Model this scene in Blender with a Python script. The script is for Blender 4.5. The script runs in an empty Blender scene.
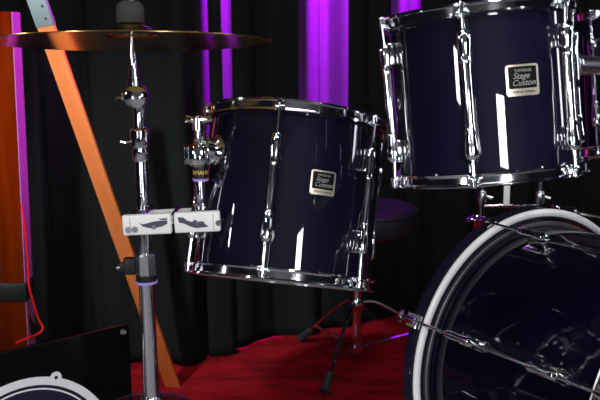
import bpy, bmesh, math, random
from mathutils import Vector, Matrix
random.seed(7)
PI = math.pi
S = bpy.context.scene
C = S.collection

# ------------------------------------------------------------------ camera
PITCH, ROLL, CAMZ, FPX = 0.19, -0.01, 0.95, 900.0
F = Vector((0, math.cos(PITCH), -math.sin(PITCH)))
U0 = Vector((0, math.sin(PITCH), math.cos(PITCH)))
R0 = Vector((1, 0, 0))
RR = R0 * math.cos(ROLL) + U0 * math.sin(ROLL)
UU = U0 * math.cos(ROLL) - R0 * math.sin(ROLL)
cam = bpy.data.cameras.new('camera')
cam.sensor_width = 36
cam.lens = FPX / 600 * 36
cam.clip_start = 0.02
camo = bpy.data.objects.new('camera', cam)
C.objects.link(camo)
camo.matrix_world = Matrix(((RR.x, UU.x, -F.x, 0), (RR.y, UU.y, -F.y, 0), (RR.z, UU.z, -F.z, CAMZ), (0, 0, 0, 1)))
cam.dof.use_dof = True
cam.dof.focus_distance = 1.45
cam.dof.aperture_fstop = 11
S.camera = camo

# ------------------------------------------------------------------ world, lamps, exposure
w = bpy.data.worlds.new('world')
S.world = w
w.use_nodes = True
w.node_tree.nodes['Background'].inputs[0].default_value = (0.35, 0.4, 0.6, 1)
w.node_tree.nodes['Background'].inputs[1].default_value = 0.012
S.view_settings.view_transform = 'Standard'
S.view_settings.look = 'None'
S.view_settings.exposure = 0.0
S.view_settings.gamma = 1
S.view_settings.use_curve_mapping = False


def aim(o, target):
    o.rotation_euler = (Vector(target) - o.location).to_track_quat('-Z', 'Y').to_euler()


def at0(px, py, Y):
    d = F + RR * ((px - 300) / FPX) - UU * ((py - 200) / FPX)
    return Vector((0, 0, CAMZ)) + d * (Y / d.y)


def area(name, loc, target, sx, sy, power, col=(1, 1, 1), shape='RECTANGLE', spread=180):
    l = bpy.data.lights.new(name, 'AREA')
    l.shape = shape
    l.size = sx
    l.size_y = sy
    l.energy = power
    l.color = col
    l.spread = math.radians(spread)
    o = bpy.data.objects.new(name, l)
    C.objects.link(o)
    o.location = loc
    aim(o, target)
    return o


def spot(name, loc, target, power, col, deg, blend=0.5, r=0.04):
    l = bpy.data.lights.new(name, 'SPOT')
    l.energy = power
    l.color = col
    l.spot_size = math.radians(deg)
    l.spot_blend = blend
    l.shadow_soft_size = r
    o = bpy.data.objects.new(name, l)
    C.objects.link(o)
    o.location = loc
    aim(o, target)
    return o


area('key_light', (0.35, 0.5, 0.865), (0.10, 1.45, 0.72), 0.12, 0.15, 3.2, (1, 0.97, 1.0))
area('strip_light', (-1.75, -0.9, 1.03), (0.2, 1.3, 0.8), 0.20, 0.24, 9, (1, 0.97, 0.97))
area('low_chrome_fill', (-1.0, -0.6, 0.50), (-0.2, 1.5, 0.7), 0.10, 0.40, 3.0, (0.92, 0.95, 1.0))  # unseen low lamp added for sparkle on the chrome stands
area('low_chrome_fill', (0.35, -0.6, 0.40), (0.0, 1.5, 0.6), 0.10, 0.30, 2.5, (0.92, 0.95, 1.0))  # second added low lamp, glints on stands and bass drum
area('overhead_fill_strip', (0.0, -0.45, 2.75), (0, 1.5, 0.6), 2.4, 0.14, 12, (0.95, 0.97, 1.0))  # unseen strip added for line highlights on hoops, rods and tubes
area('front_floor_fill', (0.0, 0.0, 2.9), (0, 0.5, 0.0), 1.0, 0.6, 2, (0.93, 0.96, 1.0), spread=110)  # added lamp, brightens the floor that the chrome tubes reflect
area('wall_fill', (0.0, -1.3, 2.8), (0, -2.6, 1.2), 1.6, 0.3, 7, (0.93, 0.96, 1.0))  # added lamp, greys the front wall for the chrome to reflect
area('side_chrome_fill', (-1.9, 1.0, 1.12), (0, 1.6, 0.7), 0.05, 0.16, 2.0, (0.9, 0.92, 1.0))  # these side strips are added, unseen, for edge highlights on the chrome
area('side_chrome_fill', (1.9, 0.2, 1.50), (0, 1.6, 0.7), 0.05, 0.16, 2.2, (0.9, 0.92, 1.0))
area('side_chrome_fill', (1.8, 1.35, 1.2), (0.2, 1.5, 0.7), 0.10, 0.7, 3.5, (0.9, 0.92, 1.0))
for i_, x_ in enumerate((-2.0, -1.2, -0.45, 0.35, 1.2, 2.0)):  # row of small unseen lamps added to enrich the chrome highlights
    area('chrome_glint_fill', (x_, -0.7 + 0.15 * (i_ % 2), 2.55 + 0.1 * (i_ % 3)), (0.1 * x_, 1.6, 0.6), 0.13, 0.13, 4.5, (0.95, 0.97, 1.0), 'DISK')
area('overhead_fill', (-0.3, 1.1, 2.6), (0, 1.7, 0), 0.6, 0.3, 7, (1, 0.96, 0.95))  # both overhead lamps are added as bright patches for the chrome
area('overhead_fill', (0.9, 2.0, 2.4), (0.3, 1.7, 0), 0.3, 0.3, 5, (1, 0.9, 0.85))
spot('beam_spot', (-0.95, 0.7, 1.9), at0(88, 140, 2.02), 240, (0.80, 1.0, 1.0), 27, 1.0)
PUR = (0.46, 0.004, 1.0)
spot('purple_spot', (0.10, 1.90, 1.55), (-0.66, 2.12, 0.86), 75, (0.80, 0.004, 1.0), 33, 0.8)

# ------------------------------------------------------------------ materials


def mat(name, col=(0.5, 0.5, 0.5), rough=0.5, metal=0.0, coat=0.0, spec=0.5, noise=None, bump=None, sheen=0, coat_rough=0.03):
    m = bpy.data.materials.new(name)
    m.use_nodes = True
    nt = m.node_tree
    b = nt.nodes['Principled BSDF']
    b.inputs['Base Color'].default_value = (*col, 1)
    b.inputs['Roughness'].default_value = rough
    b.inputs['Metallic'].default_value = metal
    b.inputs['Coat Weight'].default_value = coat
    b.inputs['Coat Roughness'].default_value = coat_rough
    b.inputs['Specular IOR Level'].default_value = spec
    if sheen:
        b.inputs['Sheen Weight'].default_value = sheen
    tc = nt.nodes.new('ShaderNodeTexCoord')
    if noise:   # (colour2, scale xyz, detail)
        col2, sc, lo, hi = noise
        mp = nt.nodes.new('ShaderNodeMapping')
        mp.inputs['Scale'].default_value = sc
        n = nt.nodes.new('ShaderNodeTexNoise')
        n.inputs['Scale'].default_value = 1
        n.inputs['Detail'].default_value = 6
        r = nt.nodes.new('ShaderNodeValToRGB')
        r.color_ramp.elements[0].position = lo
        r.color_ramp.elements[1].position = hi
        r.color_ramp.elements[0].color = (*col, 1)
        r.color_ramp.elements[1].color = (*col2, 1)
        nt.links.new(tc.outputs['Object'], mp.inputs[0])
        nt.links.new(mp.outputs[0], n.inputs['Vector'])
        nt.links.new(n.outputs['Fac'], r.inputs[0])
        nt.links.new(r.outputs[0], b.inputs['Base Color'])
    if bump:    # (scale xyz, strength, distance)
        sc, st, di = bump
        mp = nt.nodes.new('ShaderNodeMapping')
        mp.inputs['Scale'].default_value = sc
        n = nt.nodes.new('ShaderNodeTexNoise')
        n.inputs['Scale'].default_value = 1
        n.inputs['Detail'].default_value = 4
        bp = nt.nodes.new('ShaderNodeBump')
        bp.inputs['Strength'].default_value = st
        bp.inputs['Distance'].default_value = di
        nt.links.new(tc.outputs['Object'], mp.inputs[0])
        nt.links.new(mp.outputs[0], n.inputs['Vector'])
        nt.links.new(n.outputs['Fac'], bp.inputs['Height'])
        nt.links.new(bp.outputs[0], b.inputs['Normal'])
    return m


M = {}
M['chrome'] = mat('chrome', (0.86, 0.87, 0.9), 0.07, 1.0, bump=((90, 90, 90), 0.08, 0.001))
M['satin'] = mat('satin_chrome', (0.62, 0.63, 0.66), 0.25, 1.0)
M['shell'] = mat('navy_lacquer', (0.0008, 0.0006, 0.0060), 0.6, 0.0, coat=1.0, spec=0.1, noise=((0.0022, 0.0015, 0.0160), (6, 6, 2), 0.3, 0.7), coat_rough=0.02)
M['bass_shell'] = mat('dark_navy_lacquer', (0.0010, 0.0010, 0.008), 0.6, 0.0, spec=0.05, coat=0.55, coat_rough=0.04)
M['hoopwood'] = mat('dark_navy_hoop_lacquer', (0.003, 0.003, 0.014), 0.4, 0.0, coat=0.6, coat_rough=0.1)
M['hoopmetal'] = mat('bright_hoop_metal', (0.93, 0.93, 0.92), 0.3, 0.0)
M['edge'] = mat('edge_painted_magenta_light', (0.45, 0.14, 0.38), 0.4)  # purple stage light on the post's side, put into the base colour
M['greymetal'] = mat('grey_hoop_metal', (0.22, 0.22, 0.24), 0.4, 0.8)
M['black'] = mat('black_plastic', (0.008, 0.008, 0.009), 0.4)
M['gloss_black'] = mat('gloss_black', (0.002, 0.002, 0.0022), 0.25, spec=0.2, bump=((9, 9, 9), 0.05, 0.01))
M['badgefield'] = mat('matte_black_print', (0.005, 0.005, 0.005), 0.5, spec=0.1)
M['rubber'] = mat('black_rubber', (0.012, 0.012, 0.013), 0.7)
M['drape'] = mat('black_velour', (0.0068, 0.0068, 0.0075), 0.95, spec=0.1, bump=((300, 300, 300), 0.3, 0.002))
M['purple_drape'] = mat('grey_drape', (0.07, 0.07, 0.07), 0.9, spec=0.1, bump=((200, 200, 60), 0.3, 0.002))
M['housewall'] = mat('grey_house_wall', (0.30, 0.30, 0.31), 0.8, noise=((0.36, 0.36, 0.37), (2, 2, 2), 0.3, 0.7))
M['wall'] = mat('dark_wall', (0.01, 0.01, 0.012), 0.9, spec=0.1)
M['floor'] = mat('grey_stage_floor', (0.16, 0.16, 0.165), 0.6, noise=((0.22, 0.22, 0.225), (3, 3, 3), 0.3, 0.7))
M['carpet'] = mat('red_carpet', (0.15, 0.002, 0.005), 0.95, spec=0.1, noise=((0.33, 0.004, 0.010), (7, 22, 7), 0.35, 0.68), bump=((150, 150, 150), 0.9, 0.01))
M['wood'] = mat('orange_wood', (0.60, 0.135, 0.030), 0.45, noise=((0.70, 0.18, 0.05), (40, 40, 2.5), 0.35, 0.7), coat=0.2)
M['redwood'] = mat('red_brown_wood', (0.085, 0.007, 0.0004), 0.7, spec=0.0, noise=((0.13, 0.015, 0.0008), (40, 40, 2.5), 0.35, 0.7))
M['bronze'] = mat('golden_bronze', (0.70, 0.44, 0.13), 0.19, 1.0, bump=((4, 4, 300), 0.15, 0.002))
M['felt'] = mat('grey_felt', (0.05, 0.055, 0.058), 0.95, spec=0.1, bump=((300, 300, 300), 1, 0.003))
M['white'] = mat('white_enamel', (0.90, 0.90, 0.86), 0.35)
M['ringwhite'] = mat('pale_grey_enamel', (0.85, 0.85, 0.86), 0.4)
M['capgrey'] = mat('grey_end_plate', (0.20, 0.22, 0.23), 0.5)
M['navy'] = mat('dark_navy_paint', (0.008, 0.007, 0.03), 0.4)
M['grey'] = mat('mid_grey_print', (0.07, 0.07, 0.10), 0.5)
M['purple'] = mat('violet_plastic', (0.42, 0.32, 0.85), 0.4)
M['gold'] = mat('gold_print', (0.85, 0.58, 0.10), 0.4, 0.3)
M['badge'] = mat('champagne_metal', (0.80, 0.74, 0.60), 0.3, 0.8)
M['badgetext'] = mat('silver_print', (0.30, 0.30, 0.29), 0.4, 0.2)
M['red'] = mat('red_cable', (0.75, 0.01, 0.01), 0.4)
M['head'] = mat('drum_head_film', (0.75, 0.75, 0.72), 0.4)
M['blackhead'] = mat('black_drum_head', (0.01, 0.01, 0.01), 0.3)
M['seat'] = mat('black_seat_vinyl', (0.006, 0.005, 0.009), 0.5)
M['tint'] = mat('smoked_acrylic', (0.35, 0.12, 0.22), 0.08, 0.0)
M['tint'].node_tree.nodes['Principled BSDF'].inputs['Transmission Weight'].default_value = 0.9
M['tint'].node_tree.nodes['Principled BSDF'].inputs['IOR'].default_value = 1.1

# ------------------------------------------------------------------ helpers


def obj(name, bm, m, parent=None, sharp=35):
    me = bpy.data.meshes.new(name)
    bmesh.ops.recalc_face_normals(bm, faces=bm.faces)
    bm.to_mesh(me)
    bm.free()
    me.polygons.foreach_set('use_smooth', [True] * len(me.polygons))
    me.set_sharp_from_angle(angle=math.radians(sharp))
    me.materials.append(m)
    o = bpy.data.objects.new(name, me)
    C.objects.link(o)
    if parent:
        o.parent = parent
    return o


def thing(name, label, cat, loc=(0, 0, 0), rot=None, group=None):
    o = bpy.data.objects.new(name, None)
    o.empty_display_size = 0.05
    C.objects.link(o)
    if rot is not None:
        mm = rot.to_4x4()
        mm.translation = Vector(loc)
        o.matrix_world = mm
    else:
        o.location = loc
    o['label'] = label
    o['category'] = cat
    if group:
        o['group'] = group
    return o


def tag(o, label, cat, group=None):
    o['label'] = label
    o['category'] = cat
    if group:
        o['group'] = group
    return o


def struct(o):
    o['kind'] = 'structure'
    return o


def frame(ax, xh=(1, 0, 0)):
    z = Vector(ax).normalized()
    x = Vector(xh)
    x = (x - z * x.dot(z))
    if x.length < 1e-4:
        x = Vector((0, 1, 0)) - z * z.y
    x.normalize()
    y = z.cross(x)
    return Matrix((x, y, z)).transposed()


def lathe(bm, prof, seg=48, at=(0, 0, 0), ax=(0, 0, 1), closed=False, a0=0, a1=2 * PI):
    """prof: (r, z) list, turned about ax through at"""
    Fm = frame(ax)
    at = Vector(at)
    full = abs(a1 - a0 - 2 * PI) < 1e-6
    rings = []
    n = seg if full else seg + 1
    for r, z in prof:
        if r < 1e-6:
            v = bm.verts.new(at + Fm @ Vector((0, 0, z)))
            rings.append([v] * n)
        else:
            rings.append([bm.verts.new(at + Fm @ Vector((r * math.cos(a0 + (a1 - a0) * i / seg), r * math.sin(a0 + (a1 - a0) * i / seg), z))) for i in range(n)])
    k = len(rings)
    for j in range(k if closed else k - 1):
        A, B = rings[j], rings[(j + 1) % k]
        for i in range(n if full else n - 1):
            q = [A[i], A[(i + 1) % n], B[(i + 1) % n], B[i]]
            u = []
            for v in q:
                if v not in u:
                    u.append(v)
            if len(u) > 2:
                try:
                    bm.faces.new(u)
                except ValueError:
                    pass
    return bm


def tube(bm, p0, p1, r0, r1=None, seg=16, ch=0.0):
    r1 = r0 if r1 is None else r1
    p0, p1 = Vector(p0), Vector(p1)
    L = (p1 - p0).length
    if ch:
        pr = [(0, 0), (r0 - ch, 0), (r0, ch), (r1, L - ch), (r1 - ch, L), (0, L)]
    else:
        pr = [(0, 0), (r0, 0), (r1, L), (0, L)]
    return lathe(bm, pr, seg, p0, p1 - p0)


def path(bm, pts, r, seg=8, caps=True):
    """round tube along a smoothed path; r a number or list"""
    P = [Vector(p) for p in pts]
    if len(P) > 2:
        Q, RQ = [], []
        rl = r if isinstance(r, (list, tuple)) else [r] * len(P)
        for i in range(len(P) - 1):
            a = P[i - 1] if i else P[i] * 2 - P[i + 1]
            b, c = P[i], P[i + 1]
            d = P[i + 2] if i + 2 < len(P) else c * 2 - b
            for k in range(6):
                t = k / 6
                Q.append(0.5 * ((2 * b) + (c - a) * t + (2 * a - 5 * b + 4 * c - d) * t * t + (3 * b - a - 3 * c + d) * t ** 3))
                RQ.append(rl[i] + (rl[i + 1] - rl[i]) * t)
        Q.append(P[-1])
        RQ.append(rl[-1])
    else:
        Q = P
        RQ = r if isinstance(r, (list, tuple)) else [r] * 2
    rings = []
    up = None
    for i, p in enumerate(Q):
        d = (Q[min(i + 1, len(Q) - 1)] - Q[max(i - 1, 0)]).normalized()
        if up is None:
            up = Vector((0.3, 0.2, 1)) if abs(d.z) < 0.9 else Vector((1, 0, 0.1))
        x = (up - d * up.dot(d)).normalized()
        up = x
        y = d.cross(x)
        rings.append([bm.verts.new(p + RQ[i] * (math.cos(2 * PI * k / seg) * x + math.sin(2 * PI * k / seg) * y)) for k in range(seg)])
    for A, B in zip(rings, rings[1:]):
        for k in range(seg):
            bm.faces.new((A[k], A[(k + 1) % seg], B[(k + 1) % seg], B[k]))
    if caps:
        bm.faces.new(rings[0][::-1])
        bm.faces.new(rings[-1])
    return bm


def box(bm, c, s, rot=None, bev=0.0, seg=2):
    g = bmesh.ops.create_cube(bm, size=1)
    vs = g['verts']
    for v in vs:
        v.co = Vector((v.co.x * s[0], v.co.y * s[1], v.co.z * s[2]))
    if bev:
        es = list({e for v in vs for e in v.link_edges})
        r = bmesh.ops.bevel(bm, geom=es, offset=bev, segments=seg, affect='EDGES', profile=0.5)
        vs = list({v for f in r['faces'] for v in f.verts} | {v for v in vs if v.is_valid})
    for v in vs:
        v.co = (rot @ v.co if rot else v.co) + Vector(c)
    return bm


def ball(bm, c, r, seg=20, sc=(1, 1, 1), rot=None):
    g = bmesh.ops.create_uvsphere(bm, u_segments=seg, v_segments=seg // 2 + 2, radius=r)
    for v in g['verts']:
        q = Vector((v.co.x * sc[0], v.co.y * sc[1], v.co.z * sc[2]))
        v.co = (rot @ q if rot else q) + Vector(c)
    return bm


def prism(bm, pts, th, rot, c, holes=False):
    """flat outline pts (x, y) given a thickness th along local z, placed by rot and c"""
    c = Vector(c)
    A = [bm.verts.new(rot @ Vector((x, y, 0)) + c) for x, y in pts]
    B = [bm.verts.new(rot @ Vector((x, y, th)) + c) for x, y in pts]
    n = len(pts)
    bm.faces.new(A)
    bm.faces.new(B[::-1])
    for i in range(n):
        bm.faces.new((A[i], A[(i + 1) % n], B[(i + 1) % n], B[i]))
    return bm


def text(name, body, size, m, parent, loc, rot, shear=0.0, ext=0.0003):
    cu = bpy.data.curves.new(name, 'FONT')
    cu.body = body
    cu.size = size
    cu.align_x = 'CENTER'
    cu.align_y = 'CENTER'
    cu.extrude = ext
    cu.shear = shear
    t = bpy.data.objects.new('tmp', cu)
    C.objects.link(t)
    dg = bpy.context.evaluated_depsgraph_get()
    me = bpy.data.meshes.new_from_object(t.evaluated_get(dg))
    bpy.data.objects.remove(t)
    me.name = name
    me.materials.clear()
    me.materials.append(m)
    o = bpy.data.objects.new(name, me)
    C.objects.link(o)
    o.parent = parent
    mm = rot.to_4x4()
    mm.translation = Vector(loc)
    o.matrix_local = mm
    return o


BM = bmesh.new


def at(px, py, Y):
    """world point on the plane y = Y seen at photo pixel (px, py)"""
    d = F + RR * ((px - 300) / FPX) - UU * ((py - 200) / FPX)
    return Vector((0, 0, CAMZ)) + d * (Y / d.y)


FZ = 0.024  # floor height

# ------------------------------------------------------------------ the setting
b = BM()
box(b, (0, 1.6, FZ - 0.052), (5.2, 5.0, 0.1))
struct(obj('floor', b, M['floor']))
b = BM()
box(b, (0.2, 2.95, FZ - 0.001), (3.4, 2.1, 0.002))
tag(obj('carpet', b, M['carpet']), 'red carpet on the stage floor under the stool and the drapes', 'carpet')
b = BM()
box(b, (0, 4.05, 1.4), (5.2, 0.1, 2.9))
struct(obj('wall_back', b, M['wall']))

b = BM()
box(b, (0, -2.6, 1.4), (5.2, 0.1, 2.9))
struct(obj('wall_front', b, M['housewall']))

# curtain track line on the floor
LINE = [(-1.9, 2.44), (-1.0, 2.43), (-0.5, 2.40), (-0.32, 2.39), (-0.21, 2.47), (-0.095, 2.59), (0.13, 2.69), (0.31, 2.79), (0.6, 2.90), (1.9, 3.2)]


def line_at(x, back=0.0):
    for (x0, y0), (x1, y1) in zip(LINE, LINE[1:]):
        if x0 <= x <= x1:
            t = (x - x0) / (x1 - x0)
            return Vector((x, y0 + (y1 - y0) * t + back, 0))
    return Vector((x, LINE[-1][1] + back, 0))


def x_for(px, back=0.0):
    """x on the curtain line that the photo shows at column px near camera height"""
    lo, hi = -1.85, 1.85
    for _ in range(40):
        m_ = (lo + hi) / 2
        p = line_at(m_, back)
        if 300 + FPX * p.x / (p.y * 0.982) < px:
            lo = m_
        else:
            hi = m_
    return (lo + hi) / 2


def curtain(name, x0, x1, back, m, amp, wl, seed, ztop=2.5, edge=0.012, zbot=FZ + 0.004, close=(0, 0)):
    rnd = random.Random(seed)
    ph = [rnd.uniform(0, 6.28) for _ in range(6)]
    n = max(6, int((x1 - x0) / 0.006))
    rows = [zbot, 0.06, 0.12, 0.2, 0.35, 0.5, 0.7, 0.9, 1.1, 1.4, 1.8, ztop]
    bm = BM()
    grid = []
    for z in rows:
        row = []
        for i in range(n + 1):
            t = i / n
            cl_ = max(0.0, min(1.0, (0.66 - z) / 0.2))
            x = (x0 - cl_ * close[0]) + (x1 - x0 + cl_ * (close[0] + close[1])) * t
            p = line_at(x, back)
            q = line_at(min(x + 0.02, 1.89), back) - line_at(x - 0.02, back)
            nn = Vector((q.y, -q.x, 0)).normalized()
            k = 2 * PI / wl
            s = math.sin(k * x + ph[0] + 0.5 * math.sin(z * 1.7 + ph[3])) + 0.55 * math.sin(1.73 * k * x + ph[1] + 0.4 * z) + 0.3 * math.sin(3.1 * k * x + ph[2] - 0.5 * z)
            a = amp * (0.75 + 0.25 * min(z, 1.2) / 1.2)
            e = min(t, 1 - t)
            curl = 0.0
            if edge and e < 0.06:
                curl = -edge * (1 - e / 0.06) ** 2
            dx = 0.010 * math.sin(k * x * 1.3 + ph[4] + z) if 0 < i < n else 0
            v = p + nn * (a * s + curl) + Vector((dx, 0, z))
            if z <= zbot:
                v += nn * 0.012 * math.sin(21 * x + ph[5])
            row.append(bm.verts.new(v))
        grid.append(row)
    for r0, r1 in zip(grid, grid[1:]):
        for i in range(n):
            bm.faces.new((r0[i], r0[i + 1], r1[i + 1], r1[i]))
    o = obj(name, bm, m, sharp=80)
    so = o.modifiers.new('thickness', 'SOLIDIFY')
    so.thickness = 0.004
    return o


GB = 'black drapes across the back of the stage'
drapes = [
    (-1.85, x_for(200), 3, 'wide black velour drape behind the left wooden beams and cymbal stand'),
    (x_for(211.5), x_for(221), 5, 'very narrow black drape fold splitting the left purple gap above the nearer tom'),
    (x_for(233), x_for(299), 8, 'black drape between the two purple gaps above the tom with the side clamp'),
    (x_for(349), x_for(394), 11, 'black drape behind the round stool, between the broad purple gap and the right tom'),
    (x_for(424), 1.85, 14, 'black drape behind the bass drum and the right hand toms'),
]
for x0, x1, sd, lb in drapes:
    tag(curtain('black_curtain', x0, x1, 0.0, M['drape'], 0.014 if x1 - x0 > 0.1 else 0.002, 0.17, sd, close={3: (0, 0.022), 5: (0.022, 0.022), 8: (0.022, 0.082), 11: (0.082, 0.056), 14: (0.056, 0)}[sd]), lb, 'curtain', GB)
tag(curtain('backing_curtain', -0.9, 1.6, 0.42, M['purple_drape'], 0.030, 0.115, 23, edge=0), 'pale backing curtain lit purple, showing through the gaps in the black drapes', 'curtain')
for px_, p_ in ((216, 2200), (324, 2500), (412, 1900)):
    gx = x_for(px_, 0.42)
    q = line_at(gx + 0.15, 0.20)
    spot('purple_wash', (gx + 0.15, q.y, 1.9), line_at(gx, 0.42) + Vector((0, 0, 0.95)), p_, PUR, 34, 0.7)

# ------------------------------------------------------------------ wooden frame at the left


def beam(name, p0, p1, w_, d_, facing, m, lab):
    """rectangular timber from p0 to p1 whose wide face looks along facing"""
    p0, p1 = Vector(p0), Vector(p1)
    z = (p1 - p0).normalized()
    y = Vector(facing) - z * z.dot(Vector(facing))
    y.normalize()
    x = y.cross(z)
    r = Matrix((x, y, z)).transposed()
    t = thing(name, lab, 'wooden beam', p0, r)
    b = BM()
    L = (p1 - p0).length
    box(b, (0, 0, L / 2), (w_, d_, L), bev=0.002)
    obj('timber', b, m, t)
    return t, L


tb, L = beam('wooden_beam', at(175, 392, 2.24) + Vector((0, 0, 0)), at(35, -6, 1.92), 0.040, 0.010, (-0.22, -1, 0), M['wood'], 'leaning orange wooden beam passing behind the cymbal down to the red carpet')
p = tb.matrix_world.inverted() @ at(44, 4, 1.90)
b = BM()
box(b, (0, 0, L - 0.035), (0.0415, 0.0115, 0.07), bev=0.001)
cp = obj('end_cap', b, M['capgrey'], tb)
cp['label'] = 'pale grey metal end plate'
for dx, dz in ((-0.010, 0.045), (-0.008, 0.018)):
    b = BM()
    tube(b, (dx, -0.0055, L - 0.07 + dz), (dx, -0.0072, L - 0.07 + dz), 0.0022, seg=10)
    tube(b, (dx, 0.0055, L - 0.07 + dz), (dx, 0.0072, L - 0.07 + dz), 0.0022, seg=10)
    obj('screw', b, M['black'], cp)

# upright post: front face and an added side strip with magenta light in its colour
b = BM()
post = thing('wooden_post', 'upright red-brown wooden post at the left edge with a black strap', 'wooden post', (-0.712, 2.13, FZ), Matrix.Rotation(0.020, 3, 'Y'))
ztop = at(20, 11, 2.10).z
box(b, (0, 0, (ztop - FZ) / 2), (0.076, 0.062, ztop - FZ), bev=0.002)
obj('timber', b, M['redwood'], post)
zs = at(10, 292, 2.10).z
b = BM()
box(b, (0, 0, zs - FZ), (0.084, 0.070, 0.046), bev=0.003)
st = obj('strap', b, M['black'], post)
for dz in (-0.012, 0.012):
    b = BM()
    tube(b, (0.0415, -0.02, zs - FZ + dz), (0.0435, -0.02, zs - FZ + dz), 0.003, seg=10)
    obj('rivet', b, M['satin'], st)
b = BM()
box(b, (-0.018, -0.0315, (ztop - FZ) / 2), (0.0012, 0.0008, ztop - FZ - 0.01))
obj('groove', b, M['black'], post)
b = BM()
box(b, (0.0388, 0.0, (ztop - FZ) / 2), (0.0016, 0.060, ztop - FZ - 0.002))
es_ = obj('painted_light_strip', b, M['edge'], post)  # added strip, its pink tone stands for purple light on the wood
es_['label'] = 'smooth side edge with magenta stage light painted into its colour'

# ------------------------------------------------------------------ black board with pale ring
pr_ = at(129, 325, 1.60)
pl_ = at(-40, 365, 1.42)
Zt = pr_.z
dirx = Vector((pr_.x - pl_.x, pr_.y - pl_.y, 0)).normalized()
nrm = Vector((dirx.y, -dirx.x, 0))          # towards the camera
rb = Matrix((dirx, Vector((0, 0, 1)), -Vector((-nrm.x, -nrm.y, 0)))).transposed()
board = thing('black_board', 'glossy black board at lower left carrying a pale ring emblem', 'board', (pr_.x, pr_.y, FZ), rb)
# local: x along the board, y up, z towards the camera
H = Zt - FZ
W = 0.62
b = BM()
box(b, (-W / 2, H / 2, -0.006), (W, H, 0.012), bev=0.0015)
obj('panel', b, M['gloss_black'], board)
Minv = board.matrix_world.inverted()


def on_board(px, py):
    o_ = Vector((0, 0, CAMZ))
    d = F + RR * ((px - 300) / FPX) - UU * ((py - 200) / FPX)
    n_ = board.matrix_world.to_3x3() @ Vector((0, 0, 1))
    t = (Vector((pr_.x, pr_.y, FZ)) - o_).dot(n_) / d.dot(n_)
    return Minv @ (o_ + d * t)


top_ = on_board(42, 376.5)
rt = on_board(98.7, 400)
lf = on_board(0, 387.5)
# circle through the three points
ax_, ay_ = lf.x, lf.y
bx_, by_ = top_.x, top_.y
cx_, cy_ = rt.x, rt.y
D = 2 * (ax_ * (by_ - cy_) + bx_ * (cy_ - ay_) + cx_ * (ay_ - by_))
ux = ((ax_ ** 2 + ay_ ** 2) * (by_ - cy_) + (bx_ ** 2 + by_ ** 2) * (cy_ - ay_) + (cx_ ** 2 + cy_ ** 2) * (ay_ - by_)) / D
uy = ((ax_ ** 2 + ay_ ** 2) * (cx_ - bx_) + (bx_ ** 2 + by_ ** 2) * (ax_ - cx_) + (cx_ ** 2 + cy_ ** 2) * (bx_ - ax_)) / D
Rr = math.hypot(ax_ - ux, ay_ - uy)
print('ring', ux, uy, Rr, H)
b = BM()
lathe(b, [(Rr - 0.0145, 0.0), (Rr - 0.0145, 0.002), (Rr, 0.002), (Rr, 0.0)], 96, (ux, uy, 0.0001), closed=True)
ring = obj('ring', b, M['ringwhite'], board)
tp = on_board(56, 376)
da = math.atan2(tp.y - uy, tp.x - ux)
b = BM()
lathe(b, [(0.0034, 0.0), (0.0034, 0.0021), (0.0105, 0.0021), (0.0105, 0.0)], 32, (ux + Rr * math.cos(da), uy + Rr * math.sin(da), 0.0001), closed=True)
tabo = obj('tab', b, M['ringwhite'], ring)
b = BM()
tube(b, (ux + Rr * math.cos(da), uy + Rr * math.sin(da), 0.0), (ux + Rr * math.cos(da), uy + Rr * math.sin(da), 0.0024), 0.0033, seg=16)
obj('bolt_hole', b, M['black'], ring)
b = BM()
lathe(b, [(0, 0.0004), (Rr - 0.0145, 0.0004), (Rr - 0.0145, 0.0), (0, 0.0)], 96, (ux, uy, 0.0001))
obj('emblem_disc', b, M['navy'], board)
b = BM()
lathe(b, [(Rr - 0.0235, 0.0004), (Rr - 0.0235, 0.001), (Rr - 0.0205, 0.001), (Rr - 0.0205, 0.0004)], 96, (ux, uy, 0.0001), closed=True)
obj('inner_ring', b, M['ringwhite'], board)
bp_ = on_board(123.5, 332)
b = BM()
lathe(b, [(0, 0.003), (0.004, 0.003), (0.0062, 0.0), (0, 0)], 20, (bp_.x, bp_.y, 0))
obj('bolt', b, M['satin'], board)
b = BM()
box(b, (-0.12, 0.006, -0.05), (0.05, 0.012, 0.08), bev=0.002)
box(b, (-0.12, 0.10, -0.0165), (0.03, 0.19, 0.009), bev=0.002)
obj('rear_foot', b, M['black'], board)

# ------------------------------------------------------------------ red cable and its black connector
pts = [at(22, 205, 2.08), at(25.5, 235, 2.09), at(28, 265, 2.10), at(29, 285, 2.10), at(34, 305, 2.11), at(39, 320, 2.12), at(43, 328, 2.12), at(38, 334, 2.11), at(28, 338, 2.08), at(16, 343, 2.05)]
b = BM()
path(b, pts, 0.0028, 8)
tag(obj('red_cable', b, M['red']), 'thin red cable hanging beside the upright wooden post', 'cable')
b = BM()
path(b, [at(23, 302, 2.12), at(26, 316, 2.12), at(33, 333, 2.14)], [0.006, 0.010, 0.012], 12)
cc = obj('cable_connector', b, M['black'])
tag(cc, 'black plastic connector hanging beside the red cable', 'cable connector')

# ------------------------------------------------------------------ drums


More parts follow.
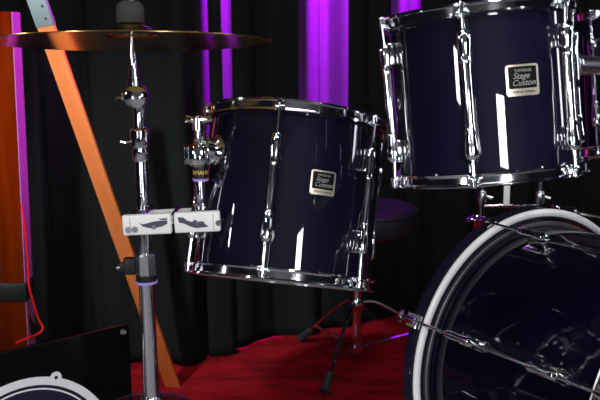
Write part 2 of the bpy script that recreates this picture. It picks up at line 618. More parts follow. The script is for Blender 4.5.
def arc_plate(bm, R, th, zc, a_c, w_, h_, rad, seg=14):
    """plate bent round a cylinder of radius R, with rounded corners; angle a_c, width w_ height h_"""
    us = [-w_ / 2 + rad * (1 - math.cos(k / 5 * PI / 2)) for k in range(6)]
    us += [-w_ / 2 + rad + (w_ - 2 * rad) * k / 10 for k in range(1, 10)]
    us += [-u for u in us[:6]][::-1]
    cols = []
    for u in us:
        e = max(0.0, abs(u) - (w_ / 2 - rad))
        hv_ = h_ / 2 - rad + math.sqrt(max(0.0, rad * rad - e * e))
        a_ = a_c + u / R
        ca_, sa_ = math.cos(a_), math.sin(a_)
        cols.append([bm.verts.new((rr_ * ca_, rr_ * sa_, zc + v_)) for rr_, v_ in ((R - 0.0005, -hv_), (R + th, -hv_), (R + th, hv_), (R - 0.0005, hv_))])
    for A_, B_ in zip(cols, cols[1:]):
        for i in range(4):
            j = (i + 1) % 4
            bm.faces.new((A_[i], A_[j], B_[j], B_[i]))
    bm.faces.new(cols[0])
    bm.faces.new(cols[-1][::-1])
    return bm


def make_tom(lab, center, tilt, RH, H, lug0, badge, nlug=6, vents=None, lz=(0.30, 0.135), lt=0.0056):
    axv = Vector((tilt[0], tilt[1], 1)).normalized()
    rot = frame(axv)
    t = thing('tom_drum', lab, 'drum', center, rot)
    RS = RH - 0.011
    hh = H / 2
    sh = hh - 0.006
    b = BM()
    lathe(b, [(RS - 0.007, -sh), (RS, -sh), (RS, sh), (RS - 0.007, sh)], 128, closed=True)
    obj('shell', b, M['shell'], t)
    hp = 0.021 if RH > 0.15 else 0.0185
    for s in (1, -1):
        b = BM()
        prof = [(RH - 0.0075, hh - 0.0008), (RH - 0.006, hh), (RH - 0.002, hh), (RH, hh - 0.0015), (RH - 0.0003, hh - 0.0035), (RH - 0.004, hh - 0.0050),
                (RH - 0.0048, hh - hp + 0.0055), (RH + 0.0008, hh - hp + 0.0030), (RH + 0.0012, hh - hp + 0.0008), (RH - 0.0015, hh - hp), (RH - 0.0075, hh - hp + 0.002)]
        lathe(b, [(r, s * z) for r, z in prof], 128, closed=True)
        obj('hoop', b, M['chrome'], t)
        b = BM()
        lathe(b, [(0, s * (hh - 0.004)), (RS - 0.004, s * (hh - 0.004)), (RH - 0.008, s * (hh - 0.009)), (RH - 0.008, s * (hh - 0.011)), (RS - 0.008, s * (hh - 0.0055)), (0, s * (hh - 0.0055))], 96)
        obj('drum_head', b, M['head'], t)
    for k in range(nlug):
        a = lug0 + 2 * PI * k / nlug
        ca, sa = math.cos(a), math.sin(a)
        rl = RS + 0.013          # lug axis radius
        rr = RH + 0.0035         # rod radius at the hoop

        def P(r, z, da=0.0):
            return Vector((r * math.cos(a + da), r * math.sin(a + da), z))
        zl0, zl1 = H * lz[0], H * lz[1]
        b = BM()
        # long lug: two swollen ends with a foot on the shell, joined by a tube
        tube(b, P(rl, -zl1), P(rl, zl1), lt, seg=16)
        for s in (1, -1):
            za, zb = s * zl0, s * zl1
            d = 1 if s > 0 else -1
            L_ = abs(za - zb)
            pf = [(0, -0.003), (lt + 0.0006, -0.003), (lt + 0.0016, 0.0), (lt + 0.0010, 0.06 * L_), (0.0076, 0.25 * L_), (0.0092, 0.55 * L_), (0.0098, 0.80 * L_), (0.0088, 0.92 * L_), (0.0055, L_), (0, L_)]
            lathe(b, pf, 20, P(rl, zb), P(0, 0) + Vector((0, 0, d)))
            rt_ = Matrix((Vector((ca, sa, 0)), Vector((-sa, ca, 0)), Vector((0, 0, 1)))).transposed()
            box(b, P(RS + 0.005, (za + zb) / 2 + d * 0.004), (0.0125, 0.016, L_ * 0.8), rt_, 0.003)
        lug = obj('lug', b, M['chrome'], t)
        for s in (1, -1):
            b = BM()
            zt_ = s * (hh - hp + 0.004)
            tube(b, P(rl, s * (zl0 - 0.004)), P(rr, zt_), 0.0030, seg=12)
            # ear of the hoop, washer and square head
            rt_ = Matrix((Vector((ca, sa, 0)), Vector((-sa, ca, 0)), Vector((0, 0, 1)))).transposed()
            box(b, P(RH + 0.0025, s * (hh - hp + 0.0055)), (0.012, 0.019, 0.0045), rt_, 0.0015)
            lathe(b, [(0, 0), (0.0062, 0), (0.0062, 0.0018), (0.0045, 0.003), (0.0045, 0.0095), (0.0030, 0.0115), (0, 0.0115)], 16, P(rr, s * (hh - hp + 0.0075)), (0, 0, s))
            obj('tension_rod', b, M['chrome'], lug)
    if badge:
        a, zc, w_, h_ = badge
        b = BM()
        arc_plate(b, RS, 0.0010, zc, a, w_, h_, 0.004)
        bd = obj('badge', b, M['badge'], t)
        bd['label'] = 'champagne framed black badge with lettering'
        b = BM()
        arc_plate(b, RS + 0.0010, 0.0004, zc + h_ * 0.085, a, w_ * 0.86, h_ * 0.70, 0.002)
        obj('badge_field', b, M['badgefield'], bd)
        nx = Vector((math.cos(a), math.sin(a), 0))
        tx = Vector((-math.sin(a), math.cos(a), 0))
        rt_ = Matrix((tx, Vector((0, 0, 1)), nx)).transposed()
        rad = RS + 0.0018
        s_ = w_ / 0.045
        for body, sz, z_, xo, sh_, mm in (('YAMAHA', 0.0058, 0.30, 0, 0, M['badgetext']), ('Stage', 0.0108, 0.13, -0.003, 0.35, M['badgetext']), ('Custom', 0.0108, -0.09, 0.0015, 0.35, M['badgetext']), ('MADE BY YAMAHA', 0.0036, -0.375, 0, 0, M['black'])):
            text('badge_lettering', body, sz * s_, mm, bd, nx * rad + tx * xo * s_ + Vector((0, 0, zc + z_ * h_)), rt_, sh_)
    for va, vz in (vents or []):
        b = BM()
        d = Vector((math.cos(va), math.sin(va), 0))
        lathe(b, [(0.0022, 0.0), (0.0065, 0.0), (0.0065, 0.0012), (0.0045, 0.0022), (0.0022, 0.0018)], 24, d * (RS - 0.0002) + Vector((0, 0, vz)), d, closed=True)
        obj('air_vent', b, M['chrome'], t)
    return t


R_ = math.radians
T1C = Vector((-0.0194, 1.5673, 0.6486))
T1T = (0.118, 0.307)
tom1 = make_tom('dark blue lacquered tom held by the clamp arm beside the cymbal stand', T1C, T1T, 0.165, 0.294, R_(-99), (R_(-69), 0.018, 0.043, 0.040), vents=[(R_(-138), 0.005)])
K2 = 0.787
T2C = Vector((0.3414 * K2, 1.6648 * K2, 0.95 - (0.95 - 0.8234) * K2))
T2T = (-0.081, 0.101)
tom2 = make_tom('dark blue tom hung over the bass drum, its badge reading clearly', T2C, T2T, 0.178 * K2, 0.3073 * K2, R_(-110), (R_(-78.5), 0.014, 0.046, 0.041), lz=(0.35, 0.185), lt=0.0066)
T3C = Vector((0.700, 1.86, 0.825))
tom3 = make_tom('dark tom at the right edge, mostly hidden behind the badge-fronted tom over the bass drum', T3C, (-0.05, 0.18), 0.165, 0.285, R_(-80), None)

# tom 2: mounting tube to the post on the bass drum
BC = Vector((0.4518, 1.656, 0.3163))
YAW, EL = 1.0535, 0.0359
AX = Vector((math.cos(YAW) * math.cos(EL), -math.sin(YAW) * math.cos(EL), math.sin(EL)))
BU = AX.cross(Vector((0, 0, 1))).normalized()
BV = BU.cross(AX)

holder = thing('tom_holder', 'chrome tom holder arm leaving the right side of the tom above the bass drum', 'drum mount', (0, 0, 0))
midp = BC + AX * 0.21 + BV * 0.258
armz = at(585, 71, 1.33)
post_top = Vector((midp.x, midp.y, armz.z + 0.05))
b = BM()
lathe(b, [(0, 0), (0.035, 0), (0.035, 0.006), (0.022, 0.014), (0.022, 0.04), (0.0125, 0.042), (0.0125, (post_top - midp).length), (0, (post_top - midp).length)], 28, midp, post_top - midp)
obj('post', b, M['chrome'], holder)
axm = frame(Vector((T2T[0], T2T[1], 1)))
side = T2C + axm @ Vector(((0.130) * math.cos(R_(8)), 0.130 * math.sin(R_(8)), 0.033))
tb_end = Vector((midp.x, midp.y, armz.z - 0.002))
b = BM()
d = (tb_end - side).normalized()
tube(b, side + d * 0.012, tb_end, 0.0145, 0.0135, 28)
lathe(b, [(0, 0), (0.019, 0), (0.021, 0.003), (0.021, 0.010), (0.0165, 0.018), (0, 0.018)], 28, side + d * 0.004, d)
obj('arm_tube', b, M['satin'], holder)
b = BM()
ball(b, tb_end, 0.030, 24)
lathe(b, [(0, 0), (0.010, 0), (0.010, 0.03), (0.016, 0.034), (0.016, 0.042), (0, 0.042)], 20, tb_end + Vector((0.02, 0, 0)), (1, -0.3, 0.1))
obj('ball_clamp', b, M['chrome'], holder)
# mounting plate on the drum's side
lp = Vector((0.129 * math.cos(R_(8)), 0.129 * math.sin(R_(8)), 0.033))
b = BM()
rt_ = Matrix((Vector((math.cos(R_(8)), math.sin(R_(8)), 0)), Vector((-math.sin(R_(8)), math.cos(R_(8)), 0)), Vector((0, 0, 1)))).transposed()
box(b, lp + Vector((0.003, 0, 0)), (0.012, 0.045, 0.075), rt_, 0.005, 3)
for dz in (-0.027, 0.027):
    ball(b, lp + Vector((0.010, 0, dz)), 0.006, 14)
obj('mount_plate', b, M['chrome'], tom2)

# ------------------------------------------------------------------ bass drum
rotb = Matrix((BU, AX.cross(BU), AX)).transposed()
bass = thing('bass_drum', 'large dark navy bass drum lying on its side at lower right', 'drum', BC, rotb)
T = 0.387
b = BM()
lathe(b, [(0.252, 0.004), (0.258, 0.004), (0.258, T - 0.004), (0.252, T - 0.004)], 160, closed=True)
obj('shell', b, M['bass_shell'], bass)
for z0, s in ((0.0, 1), (T, -1)):
    b = BM()
    lathe(b, [(0.272, z0 - s * 0.036), (0.288, z0 - s * 0.036), (0.2895, z0 - s * 0.034), (0.2895, z0 - s * 0.003), (0.288, z0), (0.272, z0)], 160, closed=True)
    hp_ = obj('hoop', b, M['hoopwood'], bass)
    b = BM()
    lathe(b, [(0.2765, z0 - s * 0.001), (0.2765, z0 + s * 0.0012), (0.279, z0 + s * 0.0035), (0.283, z0 + s * 0.0045), (0.2872, z0 + s * 0.0035), (0.2902, z0 + s * 0.0008), (0.2902, z0 - s * 0.003), (0.288, z0 - s * 0.001)], 160, closed=True)
    rm = obj('hoop_rim', b, M['hoopmetal'], hp_)
    rm['label'] = 'bright silver rim strip'
    b = BM()
    lathe(b, [(0.2585, z0 - s * 0.012), (0.2670, z0 - s * 0.012), (0.2670, z0 + s * 0.003), (0.2655, z0 + s * 0.0045), (0.2615, z0 + s * 0.0045), (0.2585, z0 + s * 0.003)], 160, closed=True)
    obj('head_hoop', b, M['greymetal'], bass)
    b = BM()
    lathe(b, [(0, z0 - s * 0.010), (0.260, z0 - s * 0.010), (0.260, z0 - s * 0.008), (0, z0 - s * 0.008)], 96)
    obj('drum_head', b, M['blackhead'], bass)
for k in range(8):
    phi = 0.400 + k * PI / 4 + (0.02 if k == 1 else 0)
    a = -phi
    ca, sa = math.cos(a), math.sin(a)
    rad = Vector((ca, sa, 0))
    rt_ = Matrix((rad, Vector((-sa, ca, 0)), Vector((0, 0, 1)))).transposed()

    def Q(r, z):
        return rad * r + Vector((0, 0, z))
    RL = 0.2935
    b = BM()
    tube(b, Q(0.284, 0.10), Q(0.284, T - 0.10), 0.0030, seg=12)
    for zc, s in ((0.065, 1), (T - 0.065, -1)):
        pf = [(0, 0), (0.0052, 0), (0.0072, 0.004), (0.0078, 0.018), (0.0068, 0.036), (0.0088, 0.050), (0.0090, 0.058), (0.0055, 0.066), (0, 0.066)]
        lathe(b, pf, 18, Q(RL - 0.002, zc), Vector((0, 0, s)) - rad * 0.06)
        box(b, Q(0.2735, zc + s * 0.040), (0.034, 0.012, 0.040), rt_, 0.004, 3)
        box(b, Q(0.2605, zc + s * 0.036), (0.006, 0.022, 0.060), rt_, 0.0025)
    lug = obj('lug', b, M['chrome'], bass)
    for zc, z0, s in ((0.067, 0.0, 1), (T - 0.067, T, -1)):
        b = BM()
        tube(b, Q(RL - 0.001, zc), Q(RL + 0.003, z0 - s * 0.034), 0.0027, seg=12)
        tube(b, Q(RL + 0.002, z0 - s * 0.052), Q(RL + 0.003, z0 - s * 0.020), 0.0048, seg=12, ch=0.001)
        box(b, Q(RL + 0.004, z0 - s * 0.060), (0.005, 0.024, 0.012), rt_, 0.002)
        obj('tension_rod', b, M['chrome'], lug)
        b = BM()
        # claw: saddle over the hoop, hooked down its outer face
        pts = [(0.300, -0.018), (0.2985, -0.040), (0.290, -0.0455), (0.276, -0.0455), (0.276, -0.0395), (0.2885, -0.0385), (0.2905, -0.036), (0.2912, -0.006), (0.2945, -0.006)]
        hw = 0.012
        ringa, ringb = [], []
        for r, z in pts:
            ringa.append(b.verts.new(Q(r, z0 + s * z) + Vector((-sa, ca, 0)) * hw))
            ringb.append(b.verts.new(Q(r, z0 + s * z) - Vector((-sa, ca, 0)) * hw))
        b.faces.new(ringa)
        b.faces.new(ringb[::-1])
        for i in range(len(pts)):
            j = (i + 1) % len(pts)
            b.faces.new((ringa[i], ringa[j], ringb[j], ringb[i]))
        lathe(b, [(0, 0), (0.0065, 0), (0.0075, 0.004), (0.0065, 0.022), (0, 0.022)], 14, Q(0.298, z0 - s * 0.036), (0, 0, s))
        obj('claw', b, M['chrome'], bass)
for sgn in (1, -1):
    b = BM()
    a = -(-0.62 if sgn > 0 else PI + 0.62)
    p0 = Vector((0.262 * math.cos(a), 0.262 * math.sin(a), T - 0.10))
    pw = rotb @ p0 + BC
    out = (rotb @ Vector((math.cos(a), math.sin(a), 0)))
    out.z = 0
    out.normalize()
    foot = pw + out * 0.10 + AX * 0.12
    foot.z = FZ + 0.006
    Mi = bass.matrix_world.inverted()
    tube(b, p0, Mi @ foot, 0.006, seg=14)
    box(b, p0, (0.03, 0.03, 0.05), None, 0.004)
    sp = obj('spur', b, M['chrome'], bass)
    b = BM()
    ball(b, Mi @ (foot + Vector((0, 0, 0.004))), 0.0095, 14)
    obj('rubber_foot', b, M['rubber'], sp)

# ------------------------------------------------------------------ cymbal stand
SX, SY = -0.2665, 1.50


def sp(py, px=None):
    """height on the stand axis that the photo shows at row py"""
    q = at(140, py, SY)
    return q.z


stand = thing('cymbal_stand', 'chrome cymbal stand in the left foreground holding the large cymbal', 'cymbal stand', (SX, SY, FZ))


def SP(z):
    return Vector((0, 0, z - FZ))


z_ring = sp(281)
z_col0, z_col1 = sp(275), sp(253)
b = BM()
lathe(b, [(0, 0.07), (0.0135, 0.07), (0.0135, z_ring - FZ - 0.004), (0, z_ring - FZ - 0.004)], 32)
obj('lower_tube', b, M['chrome'], stand)
b = BM()
lathe(b, [(0.0135, z_ring - 0.003 - FZ), (0.0195, z_ring - 0.003 - FZ), (0.0200, z_ring - FZ), (0.0195, z_ring + 0.001 - FZ), (0.0135, z_ring + 0.001 - FZ)], 32)
obj('violet_ring', b, M['purple'], stand)
b = BM()
lathe(b, [(0, z_ring - FZ + 0.001), (0.0175, z_ring - FZ + 0.001), (0.018, z_col0 - FZ), (0, z_col0 - FZ)], 32)
obj('bushing', b, M['black'], stand)
b = BM()
zc0, zc1 = z_col0 - FZ, z_col1 - FZ
lathe(b, [(0.010, zc0), (0.0175, zc0), (0.0190, zc0 + 0.003), (0.0190, zc1 - 0.003), (0.0170, zc1), (0.010, zc1)], 8, closed=True, a0=R_(22.5), a1=R_(382.5))
col = obj('height_collar', b, M['satin'], stand, sharp=20)
b = BM()
box(b, (-0.027, -0.004, (zc0 + zc1) / 2 - 0.002), (0.020, 0.016, 0.030), None, 0.004, 3)
box(b, (-0.039, -0.006, (zc0 + zc1) / 2 - 0.004), (0.012, 0.010, 0.018), None, 0.003, 3)
kn = obj('clamp_knob', b, M['black'], col)
b = BM()
tube(b, (-0.043, -0.008, (zc0 + zc1) / 2 - 0.004), (-0.049, -0.010, (zc0 + zc1) / 2 - 0.005), 0.003, seg=12)
obj('screw_tip', b, M['chrome'], kn)
# mid tube
z_m = sp(160)
b = BM()
lathe(b, [(0, zc1 - 0.01), (0.0105, zc1 - 0.01), (0.0105, z_m - FZ), (0, z_m - FZ)], 28)
obj('middle_tube', b, M['chrome'], stand)
# upper collar
zu = [sp(v) - FZ for v in (161, 149, 147, 129, 127)]
b = BM()
lathe(b, [(0.008, zu[0]), (0.0128, zu[0]), (0.0138, zu[0] + 0.002), (0.0138, zu[1]), (0.0115, zu[1] + 0.001), (0.0115, zu[2] - 0.001), (0.0158, zu[2]), (0.0163, zu[2] + 0.002), (0.0163, zu[3] - 0.002), (0.0145, zu[3]), (0.008, zu[4])], 28, closed=True)
uc = obj('upper_collar', b, M['chrome'], stand)
zk = sp(141) - FZ
b = BM()
tube(b, (-0.014, -0.004, zk), (-0.024, -0.006, zk - 0.001), 0.0022, seg=10)
tube(b, (-0.022, -0.006, zk - 0.002), (-0.033, -0.008, zk + 0.001), 0.0026, 0.0034, seg=10, ch=0.001)
obj('wing_screw', b, M['chrome'], uc)
# neck and hinge
zh = sp(96) - FZ
b = BM()
lathe(b, [(0, zu[4] - 0.002), (0.0098, zu[4] - 0.002), (0.0095, zu[4] + 0.004), (0.0095, zh - 0.014), (0.012, zh - 0.006), (0, zh)], 24)
obj('neck', b, M['chrome'], stand)
b = BM()
hv = Vector((-0.004, 0, zh))
lathe(b, [(0, -0.017), (0.004, -0.0175), (0.0045, -0.0150), (0.013, -0.0135), (0.0185, -0.0095), (0.0205, -0.003), (0.0205, 0.006), (0.0170, 0.012), (0, 0.012)], 32, hv, (0.10, 1, 0.05))
hg = obj('tilter_hinge', b, M['chrome'], stand)
b = BM()
tube(b, hv + Vector((-0.016, 0, 0)), hv + Vector((-0.024, 0, 0)), 0.0085, seg=20, ch=0.001)
tube(b, hv + Vector((-0.022, -0.002, -0.001)), hv + Vector((-0.033, -0.004, -0.005)), 0.0022, 0.0036, seg=10, ch=0.001)
obj('wing_nut', b, M['chrome'], hg)
# tilter rod up to the cymbal
CC = at(131, 42, 1.50)
CN = Vector((0.0, 0.085, 1.0)).normalized()
cb = CC - Vector((SX, SY, FZ))
b = BM()
base = hv + Vector((-0.001, 0, 0.008))
dr = (cb + Vector((0, 0, 0.045)) - base)
Ld = dr.length
lathe(b, [(0, 0), (0.0112, 0), (0.0112, 0.022), (0.0090, 0.023), (0.0090, 0.036), (0.0064, 0.038), (0.0064, 0.050), (0.0034, 0.080), (0.0030, Ld), (0, Ld)], 20, base, dr)
obj('tilter_rod', b, M['chrome'], stand)
# base: collar and tripod legs
b = BM()
zt = sp(396) - FZ
lathe(b, [(0.013, zt - 0.045), (0.019, zt - 0.045), (0.020, zt - 0.03), (0.020, zt - 0.004), (0.017, zt), (0.013, zt)], 24, closed=True)
obj('base_collar', b, M['chrome'], stand)
b = BM()
lathe(b, [(0.013, 0.075), (0.019, 0.075), (0.019, 0.10), (0.013, 0.10)], 24, closed=True)
obj('brace_collar', b, M['chrome'], stand)
for a in (R_(-70), R_(50), R_(170)):
    dv = Vector((math.cos(a), math.sin(a), 0))
    b = BM()
    path(b, [dv * 0.017 + Vector((0, 0, zt - 0.02)), dv * 0.13 + Vector((0, 0, (zt - 0.02) * 0.62)), dv * 0.27 + Vector((0, 0, 0.012))], 0.0055, 10)
    path(b, [dv * 0.017 + Vector((0, 0, 0.088)), dv * 0.13 + Vector((0, 0, (zt - 0.02) * 0.60))], 0.004, 8)
    lg = obj('leg', b, M['chrome'], stand)
    b = BM()
    path(b, [dv * 0.25 + Vector((0, 0, 0.027)), dv * 0.285 + Vector((0, 0, 0.0125))], [0.009, 0.0115], 12)
    obj('rubber_foot', b, M['rubber'], lg)

# small dark cymbal stacked low on the stand
sc = at(152, 409, 1.50)
small = thing('splash_cymbal', 'small dark smoky translucent disc low on the cymbal stand above the carpet', 'cymbal', (SX, SY, sc.z), frame((0.06, -0.02, 1)))
b = BM()
lathe(b, [(0.0140, 0.010), (0.026, 0.008), (0.034, 0.003), (0.088, -0.008), (0.088, -0.0092), (0.034, 0.0015), (0.026, 0.0065), (0.0140, 0.0085)], 72, closed=True)
obj('disc', b, M['tint'], small)
b = BM()
lathe(b, [(0.0870, -0.0095), (0.0890, -0.0095), (0.0895, -0.0085), (0.0890, -0.0072), (0.0870, -0.0074)], 72, closed=True)
e_ = obj('edge', b, M['satin'], small)

# large cymbal
cym = thing('crash_cymbal', 'large golden cymbal seen edge-on at upper left', 'cymbal', CC, frame(CN))
Rc = 0.232
b = BM()
prof = []
for i in range(25):
    t = i / 24
    r = 0.045 + (Rc - 0.045) * t
    prof.append((r, 0.0115 * (1 - t ** 1.9)))
bell = [(0.006, 0.030), (0.014, 0.0295), (0.024, 0.027), (0.033, 0.022), (0.039, 0.0165), (0.043, 0.0130)]
up_ = bell + prof
dn = [(r, z - 0.0013) for r, z in up_][::-1]
lathe(b, up_ + dn, 128, closed=True)
obj('bow', b, M['bronze'], cym, sharp=50)
b = BM()
lathe(b, [(0.004, 0.0305), (0.0212, 0.0305), (0.0226, 0.034), (0.0228, 0.050), (0.0210, 0.060), (0.014, 0.0655), (0, 0.0665)], 28)
obj('felt', b, M['felt'], cym)
b = BM()
lathe(b, [(0, 0.065), (0.0065, 0.065), (0.0065, 0.0685), (0.004, 0.070), (0, 0.070)], 16)
nt_ = obj('top_nut', b, M['chrome'], cym)

# ------------------------------------------------------------------ multi clamp with two white plates
cz = at(147, 224, 1.47).z
p2x = at(202, 220, 1.50).x
AXP0 = p2x
clampo = thing('multi_clamp', 'white plated double clamp bridging the cymbal stand and the tom arm', 'clamp', (SX, SY - 0.022, cz))
rz = Matrix.Rotation(R_(1.2), 3, 'Y')
W1 = at(171, 224, 1.425).x - at(122, 224, 1.425).x
xl = (at(122, 224, 1.425).x + at(171, 224, 1.425).x) / 2 - SX
xr = (at(174, 222, 1.425).x + at(220, 222, 1.425).x) / 2 - SX
W2 = at(220, 222, 1.425).x - at(174, 222, 1.425).x
zr_ = at(197, 222.5, 1.425).z - cz
zl_ = at(147, 225, 1.425).z - cz
hpl = 0.0335
rzl = Matrix.Rotation(R_(2.0), 3, 'Y').inverted()
faces = []
for cx_, cz_, w_, sgn in ((xl, zl_, W1, 1), (xr, zr_, W2, -1)):
    b = BM()
    box(b, (cx_, -0.046, cz_), (w_, 0.014, hpl), rzl, 0.003, 3)
    pl = obj('face_plate', b, M['white'], clampo)
    yf = -0.0533

    def FP(u, v):
        return rzl @ Vector((u, 0, v)) + Vector((cx_, yf, cz_))
    rtx = Matrix((rzl @ Vector((1, 0, 0)), rzl @ Vector((0, 0, 1)), Vector((0, 1, 0)))).transposed()
    # printed motifs
    if sgn > 0:
        body = [(-0.011, 0.004), (-0.006, 0.0015), (0.002, 0.003), (0.010, 0.005), (0.020, 0.006), (0.034, 0.0065), (0.034, 0.001), (0.026, -0.003), (0.010, -0.006), (0.002, -0.0045), (-0.006, -0.002)]
        body2 = [(0.020, 0.0095), (0.034, 0.010), (0.034, 0.0075), (0.024, 0.0075)]
        strokes = [body, body2]
        circ = [(-0.030, -0.0065, 0.0052), (-0.0195, -0.0065, 0.0052), (0.012, -0.004, 0.0035)]
    else:
        body = [(-0.031, 0.010), (-0.022, 0.0095), (-0.016, 0.004), (-0.008, 0.0015), (-0.003, 0.005), (0.002, 0.001), (0.010, 0.002), (0.013, -0.003), (0.018, -0.0075), (-0.002, -0.009), (-0.012, -0.0055), (-0.020, -0.001), (-0.029, 0.0015)]
        strokes = [body]
        circ = [(0.0345, -0.002, 0.0045), (-0.001, -0.001, 0.0030)]
    b = BM()
    for st_ in strokes:
        prism(b, st_, -0.0006, rtx, FP(0, 0))
    obj('printed_motif', b, M['grey'], pl)
    for cu, cv, cr in circ:
        b = BM()
        lathe(b, [(cr * 0.45, 0), (cr * 0.45, 0.0012), (cr, 0.0012), (cr, 0)], 20, FP(cu, cv), (0, -1, 0), closed=True)
        lathe(b, [(0, 0), (cr * 0.45, 0), (cr * 0.42, 0.0008), (0, 0.0008)], 16, FP(cu, cv), (0, -1, 0))
        obj('screw', b, M['satin'], pl)
    b = BM()
    prism(b, [(0.0265 * -sgn - 0.0003, -0.014), (0.0265 * -sgn + 0.0003, -0.014), (0.0265 * -sgn + 0.0003, 0.014), (0.0265 * -sgn - 0.0003, 0.014)], -0.0005, rtx, FP(0, 0))
    obj('seam', b, M['satin'], pl)
b = BM()
xm = (xl + xr) / 2
box(b, (xm, 0.046, (zl_ + zr_) / 2 - 0.008), (xr - xl + W1 * 0.6, 0.010, 0.026), rzl, 0.003, 3)
obj('rear_bar', b, M['white'], clampo)
b = BM()
box(b, (xm, 0.003, (zl_ + zr_) / 2 + 0.004), (0.008, 0.088, 0.016), rzl, 0.002)
for x_ in (0.0, AXP0 - SX):
    box(b, (x_, -0.005, (zl_ + zr_) / 2 + 0.002), (0.030, 0.092, 0.024), rzl, 0.003)
obj('clamp_bolt', b, M['chrome'], clampo)

# ------------------------------------------------------------------ tom arm post with the tom clamp
AXP = p2x
arm = thing('tom_clamp', 'short chrome tom arm post with a T-handle, left of the nearer tom', 'drum mount', (AXP, 1.50, 0))


def az(py):
    return at(202, py, 1.50).z


b = BM()
zb_, zt_ = az(258), az(180)
lathe(b, [(0, zb_), (0.0100, zb_), (0.0110, zb_ + 0.001), (0.0110, zt_), (0, zt_)], 28)
obj('post', b, M['chrome'], arm)
b = BM()
z0, z1 = az(213), az(203)
lathe(b, [(0.010, z0), (0.0155, z0), (0.0155, z1), (0.010, z1)], 24, closed=True)
box(b, (0.018, -0.006, (z0 + z1) / 2), (0.014, 0.012, 0.014), None, 0.003)
tube(b, (0.022, -0.008, (z0 + z1) / 2), (0.034, -0.012, (z0 + z1) / 2 + 0.006), 0.0030, 0.0040, seg=10, ch=0.001)
obj('memory_lock', b, M['chrome'], arm)
b = BM()
z0, z1 = az(180.5), az(178)
lathe(b, [(0.009, z0), (0.0135, z0), (0.0135, z1), (0.009, z1)], 24, closed=True)
obj('violet_ring', b, M['purple'], arm)
b = BM()
z0, z1 = az(178), az(166)
lathe(b, [(0, z0), (0.0125, z0), (0.0125, z1), (0, z1)], 28)
bnd = obj('sleeve', b, M['black'], arm)
# lettering round the sleeve, letter by letter
for i, ch_ in enumerate('YAMAHA'):
    a = R_(-90 - 78 + 29 * i)
    nx = Vector((math.cos(a), math.sin(a), 0))
    tx = Vector((-math.sin(a), math.cos(a), 0))
    text('sleeve_lettering', ch_, 0.0098, M['gold'], bnd, nx * 0.0126 + Vector((0, 0, (z0 + z1) / 2)), Matrix((tx, Vector((0, 0, 1)), nx)).transposed())
b = BM()
z0, z1 = az(166), az(142)
xs_ = -0.002
lathe(b, [(0.0, z0), (0.015, z0), (0.0175, z0 + 0.003), (0.0240, z0 + 0.005), (0.0255, z0 + 0.010), (0.0255, z1 - 0.010), (0.0235, z1 - 0.005), (0.0150, z1 - 0.003), (0.0110, z1), (0, z1)], 32, (xs_, 0, 0))
box(b, (-0.017, -0.014, (z0 + z1) / 2), (0.010, 0.018, 0.030), Matrix.Rotation(R_(-40), 3, 'Z'), 0.003)
cbd = obj('clamp_body', b, M['chrome'], arm)
b = BM()
z2, z3, z4 = az(142), az(128), az(116)
lathe(b, [(0, z2 - 0.002), (0.0075, z2 - 0.002), (0.0085, z2 + 0.006), (0.0062, z2 + 0.007), (0.0062, z3 - 0.004), (0.0100, z3 - 0.003), (0.0095, z3 + 0.004), (0.0075, z4), (0, z4)], 20, (xs_, 0, 0))
path(b, [(-0.022, -0.005, z4 - 0.004), (-0.012, -0.002, z4 - 0.006), (0.0, 0, z4 - 0.006), (0.012, 0.002, z4 - 0.006), (0.020, 0.004, z4 - 0.004)], [0.0075, 0.0058, 0.0075, 0.0058, 0.0075], 12)
obj('t_handle', b, M['chrome'], arm)
# bracket into the tom shell: round flange on the shell plus a hex rod
fm = frame(Vector((T1T[0], T1T[1], 1)))
ang = R_(-146)
rad_ = fm @ Vector((math.cos(ang), math.sin(ang), 0))
fl = T1C + fm @ Vector((0.154 * math.cos(ang), 0.154 * math.sin(ang), 0.062))
loc0 = Vector((AXP, 1.50, 0))
b = BM()
lathe(b, [(0, 0), (0.027, 0), (0.027, 0.004), (0.022, 0.009), (0.0185, 0.012), (0.0165, 0.024), (0.0125, 0.028), (0, 0.028)], 32, Vector((0, 0, 0)), (0, 0, 1))
for k in range(3):
    a = 2 * PI * k / 3 + 0.4
    ball(b, (0.0205 * math.cos(a), 0.0205 * math.sin(a), 0.009), 0.0048, 12)
fl_o = obj('tom_flange', b, M['chrome'], arm)
mm = frame(rad_).to_4x4()
mm.translation = fl - loc0
fl_o.matrix_local = mm
b = BM()
cl = Vector((xs_, 0, (z0 + z1) / 2))
fe = fl - loc0 + rad_ * 0.02
path(b, [cl, cl * 0.4 + fe * 0.6, fe], [0.011, 0.010, 0.0125], 16)
tube(b, cl * 0.62 + fe * 0.38 + Vector((0, -0.002, 0.004)), cl * 0.62 + fe * 0.38 + Vector((0.002, -0.006, 0.028)), 0.004, 0.0035, seg=12, ch=0.001)
obj('hex_rod', b, M['chrome'], arm)

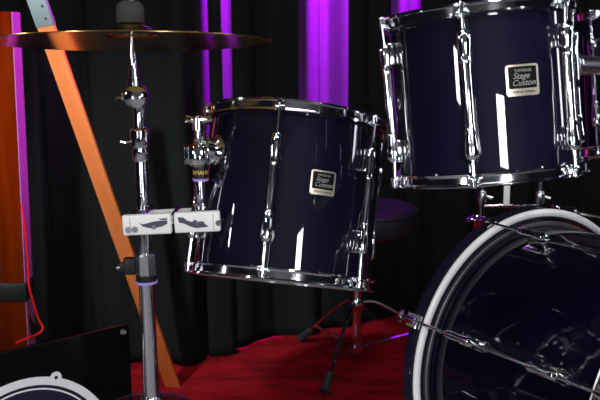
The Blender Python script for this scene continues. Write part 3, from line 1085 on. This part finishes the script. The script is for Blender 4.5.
# ------------------------------------------------------------------ drum throne behind the toms
TC = Vector((0.155, 2.40, FZ))
thr = thing('drum_throne', 'round black drum stool on a chrome tripod standing behind the toms', 'stool', TC)
b = BM()
zs = 0.47 - FZ
lathe(b, [(0, zs - 0.070), (0.150, zs - 0.070), (0.162, zs - 0.062), (0.166, zs - 0.045), (0.166, zs - 0.014), (0.160, zs - 0.004), (0.145, zs), (0, zs + 0.003)], 64)
seat = obj('seat', b, M['seat'], thr)
b = BM()
lathe(b, [(0.164, zs - 0.013), (0.168, zs - 0.0115), (0.168, zs - 0.0085), (0.163, zs - 0.007)], 64, closed=True)
obj('piping', b, M['seat'], seat)
b = BM()
lathe(b, [(0, 0.03), (0.0125, 0.03), (0.0125, zs - 0.068), (0, zs - 0.068)], 20)
lathe(b, [(0.012, 0.155), (0.019, 0.155), (0.021, 0.165), (0.021, 0.178), (0.018, 0.186), (0.012, 0.186)], 20, closed=True)
lathe(b, [(0.012, 0.034), (0.017, 0.034), (0.017, 0.052), (0.012, 0.052)], 20, closed=True)
obj('column', b, M['chrome'], thr)
for a, L_ in ((R_(-112), 0.262), (R_(134), 0.225), (R_(18), 0.29)):
    d = Vector((math.cos(a), math.sin(a), 0))
    b = BM()
    hi = d * 0.018 + Vector((0, 0, 0.175))
    m1 = d * (0.22 * L_) + Vector((0, 0, 0.166))
    m2 = d * (0.55 * L_) + Vector((0, 0, 0.105))
    ft = d * L_ + Vector((0, 0, 0.012))
    path(b, [hi, m1, m2, ft], 0.0050, 10)
    m3 = d * (0.72 * L_) + Vector((0, 0, 0.068))
    path(b, [d * 0.015 + Vector((0, 0, 0.043)), m3], 0.0038, 8)
    ball(b, m3, 0.0065, 12)
    lg = obj('leg', b, M['chrome'], thr)
    b = BM()
    e0 = m2.lerp(ft, 0.62)
    path(b, [e0, e0.lerp(ft, 0.5), ft + Vector((0, 0, 0.002))], [0.009, 0.011, 0.0135], 12)
    obj('rubber_foot', b, M['rubber'], lg)

# ------------------------------------------------------------------ slim stand seen between tom and bass drum
Yh = 1.86
q0 = at(482, 200, Yh)
q1 = at(540, 200, Yh)
hs = thing('hardware_stand', 'slim chrome double-post stand glimpsed between the bass drum top and the tom above it', 'hardware stand', (q0.x, Yh, FZ))
wx = q1.x - q0.x
topz = at(482, 168, Yh).z - FZ
for px_, xx in ((482, 0.0), (540, wx)):
    zc_ = at(px_, 197, Yh).z - FZ
    b = BM()
    tube(b, (xx, 0, 0.03), (xx, 0, topz), 0.0055, seg=16)
    ps = obj('post', b, M['chrome'], hs)
    b = BM()
    lathe(b, [(0.005, zc_ - 0.014), (0.0085, zc_ - 0.014), (0.0105, zc_ - 0.006), (0.0105, zc_ + 0.008), (0.0080, zc_ + 0.014), (0.005, zc_ + 0.014)], 20, (xx, 0, 0), closed=True)
    path(b, [(xx + 0.009, -0.004, zc_ + 0.002), (xx + 0.020, -0.006, zc_ - 0.002)], [0.0030, 0.0045], 10)
    obj('collar', b, M['satin'], ps)
b = BM()
zb = at(510, 206, Yh).z - FZ
tube(b, (0.0, 0, zb), (wx, 0, zb), 0.0040, seg=12)
for k in range(5):
    xx = wx * (0.28 + 0.11 * k)
    tube(b, (xx, 0, zb), (xx + 0.004, 0, zb), 0.0065, seg=12, ch=0.001)
obj('crossbar', b, M['chrome'], hs)
b = BM()
zt_ = at(506, 193, Yh).z - FZ
xt = at(506, 193, Yh).x - q0.x
box(b, (xt, -0.007, zt_ - 0.004), (0.013, 0.003, 0.042), None, 0.001)
tg = obj('tag_plate', b, M['white'], hs)
tg['label'] = 'small white tag plate'
b = BM()
box(b, (wx / 2, 0, 0.018), (wx + 0.06, 0.10, 0.030), None, 0.006, 3)
obj('base', b, M['rubber'], hs)
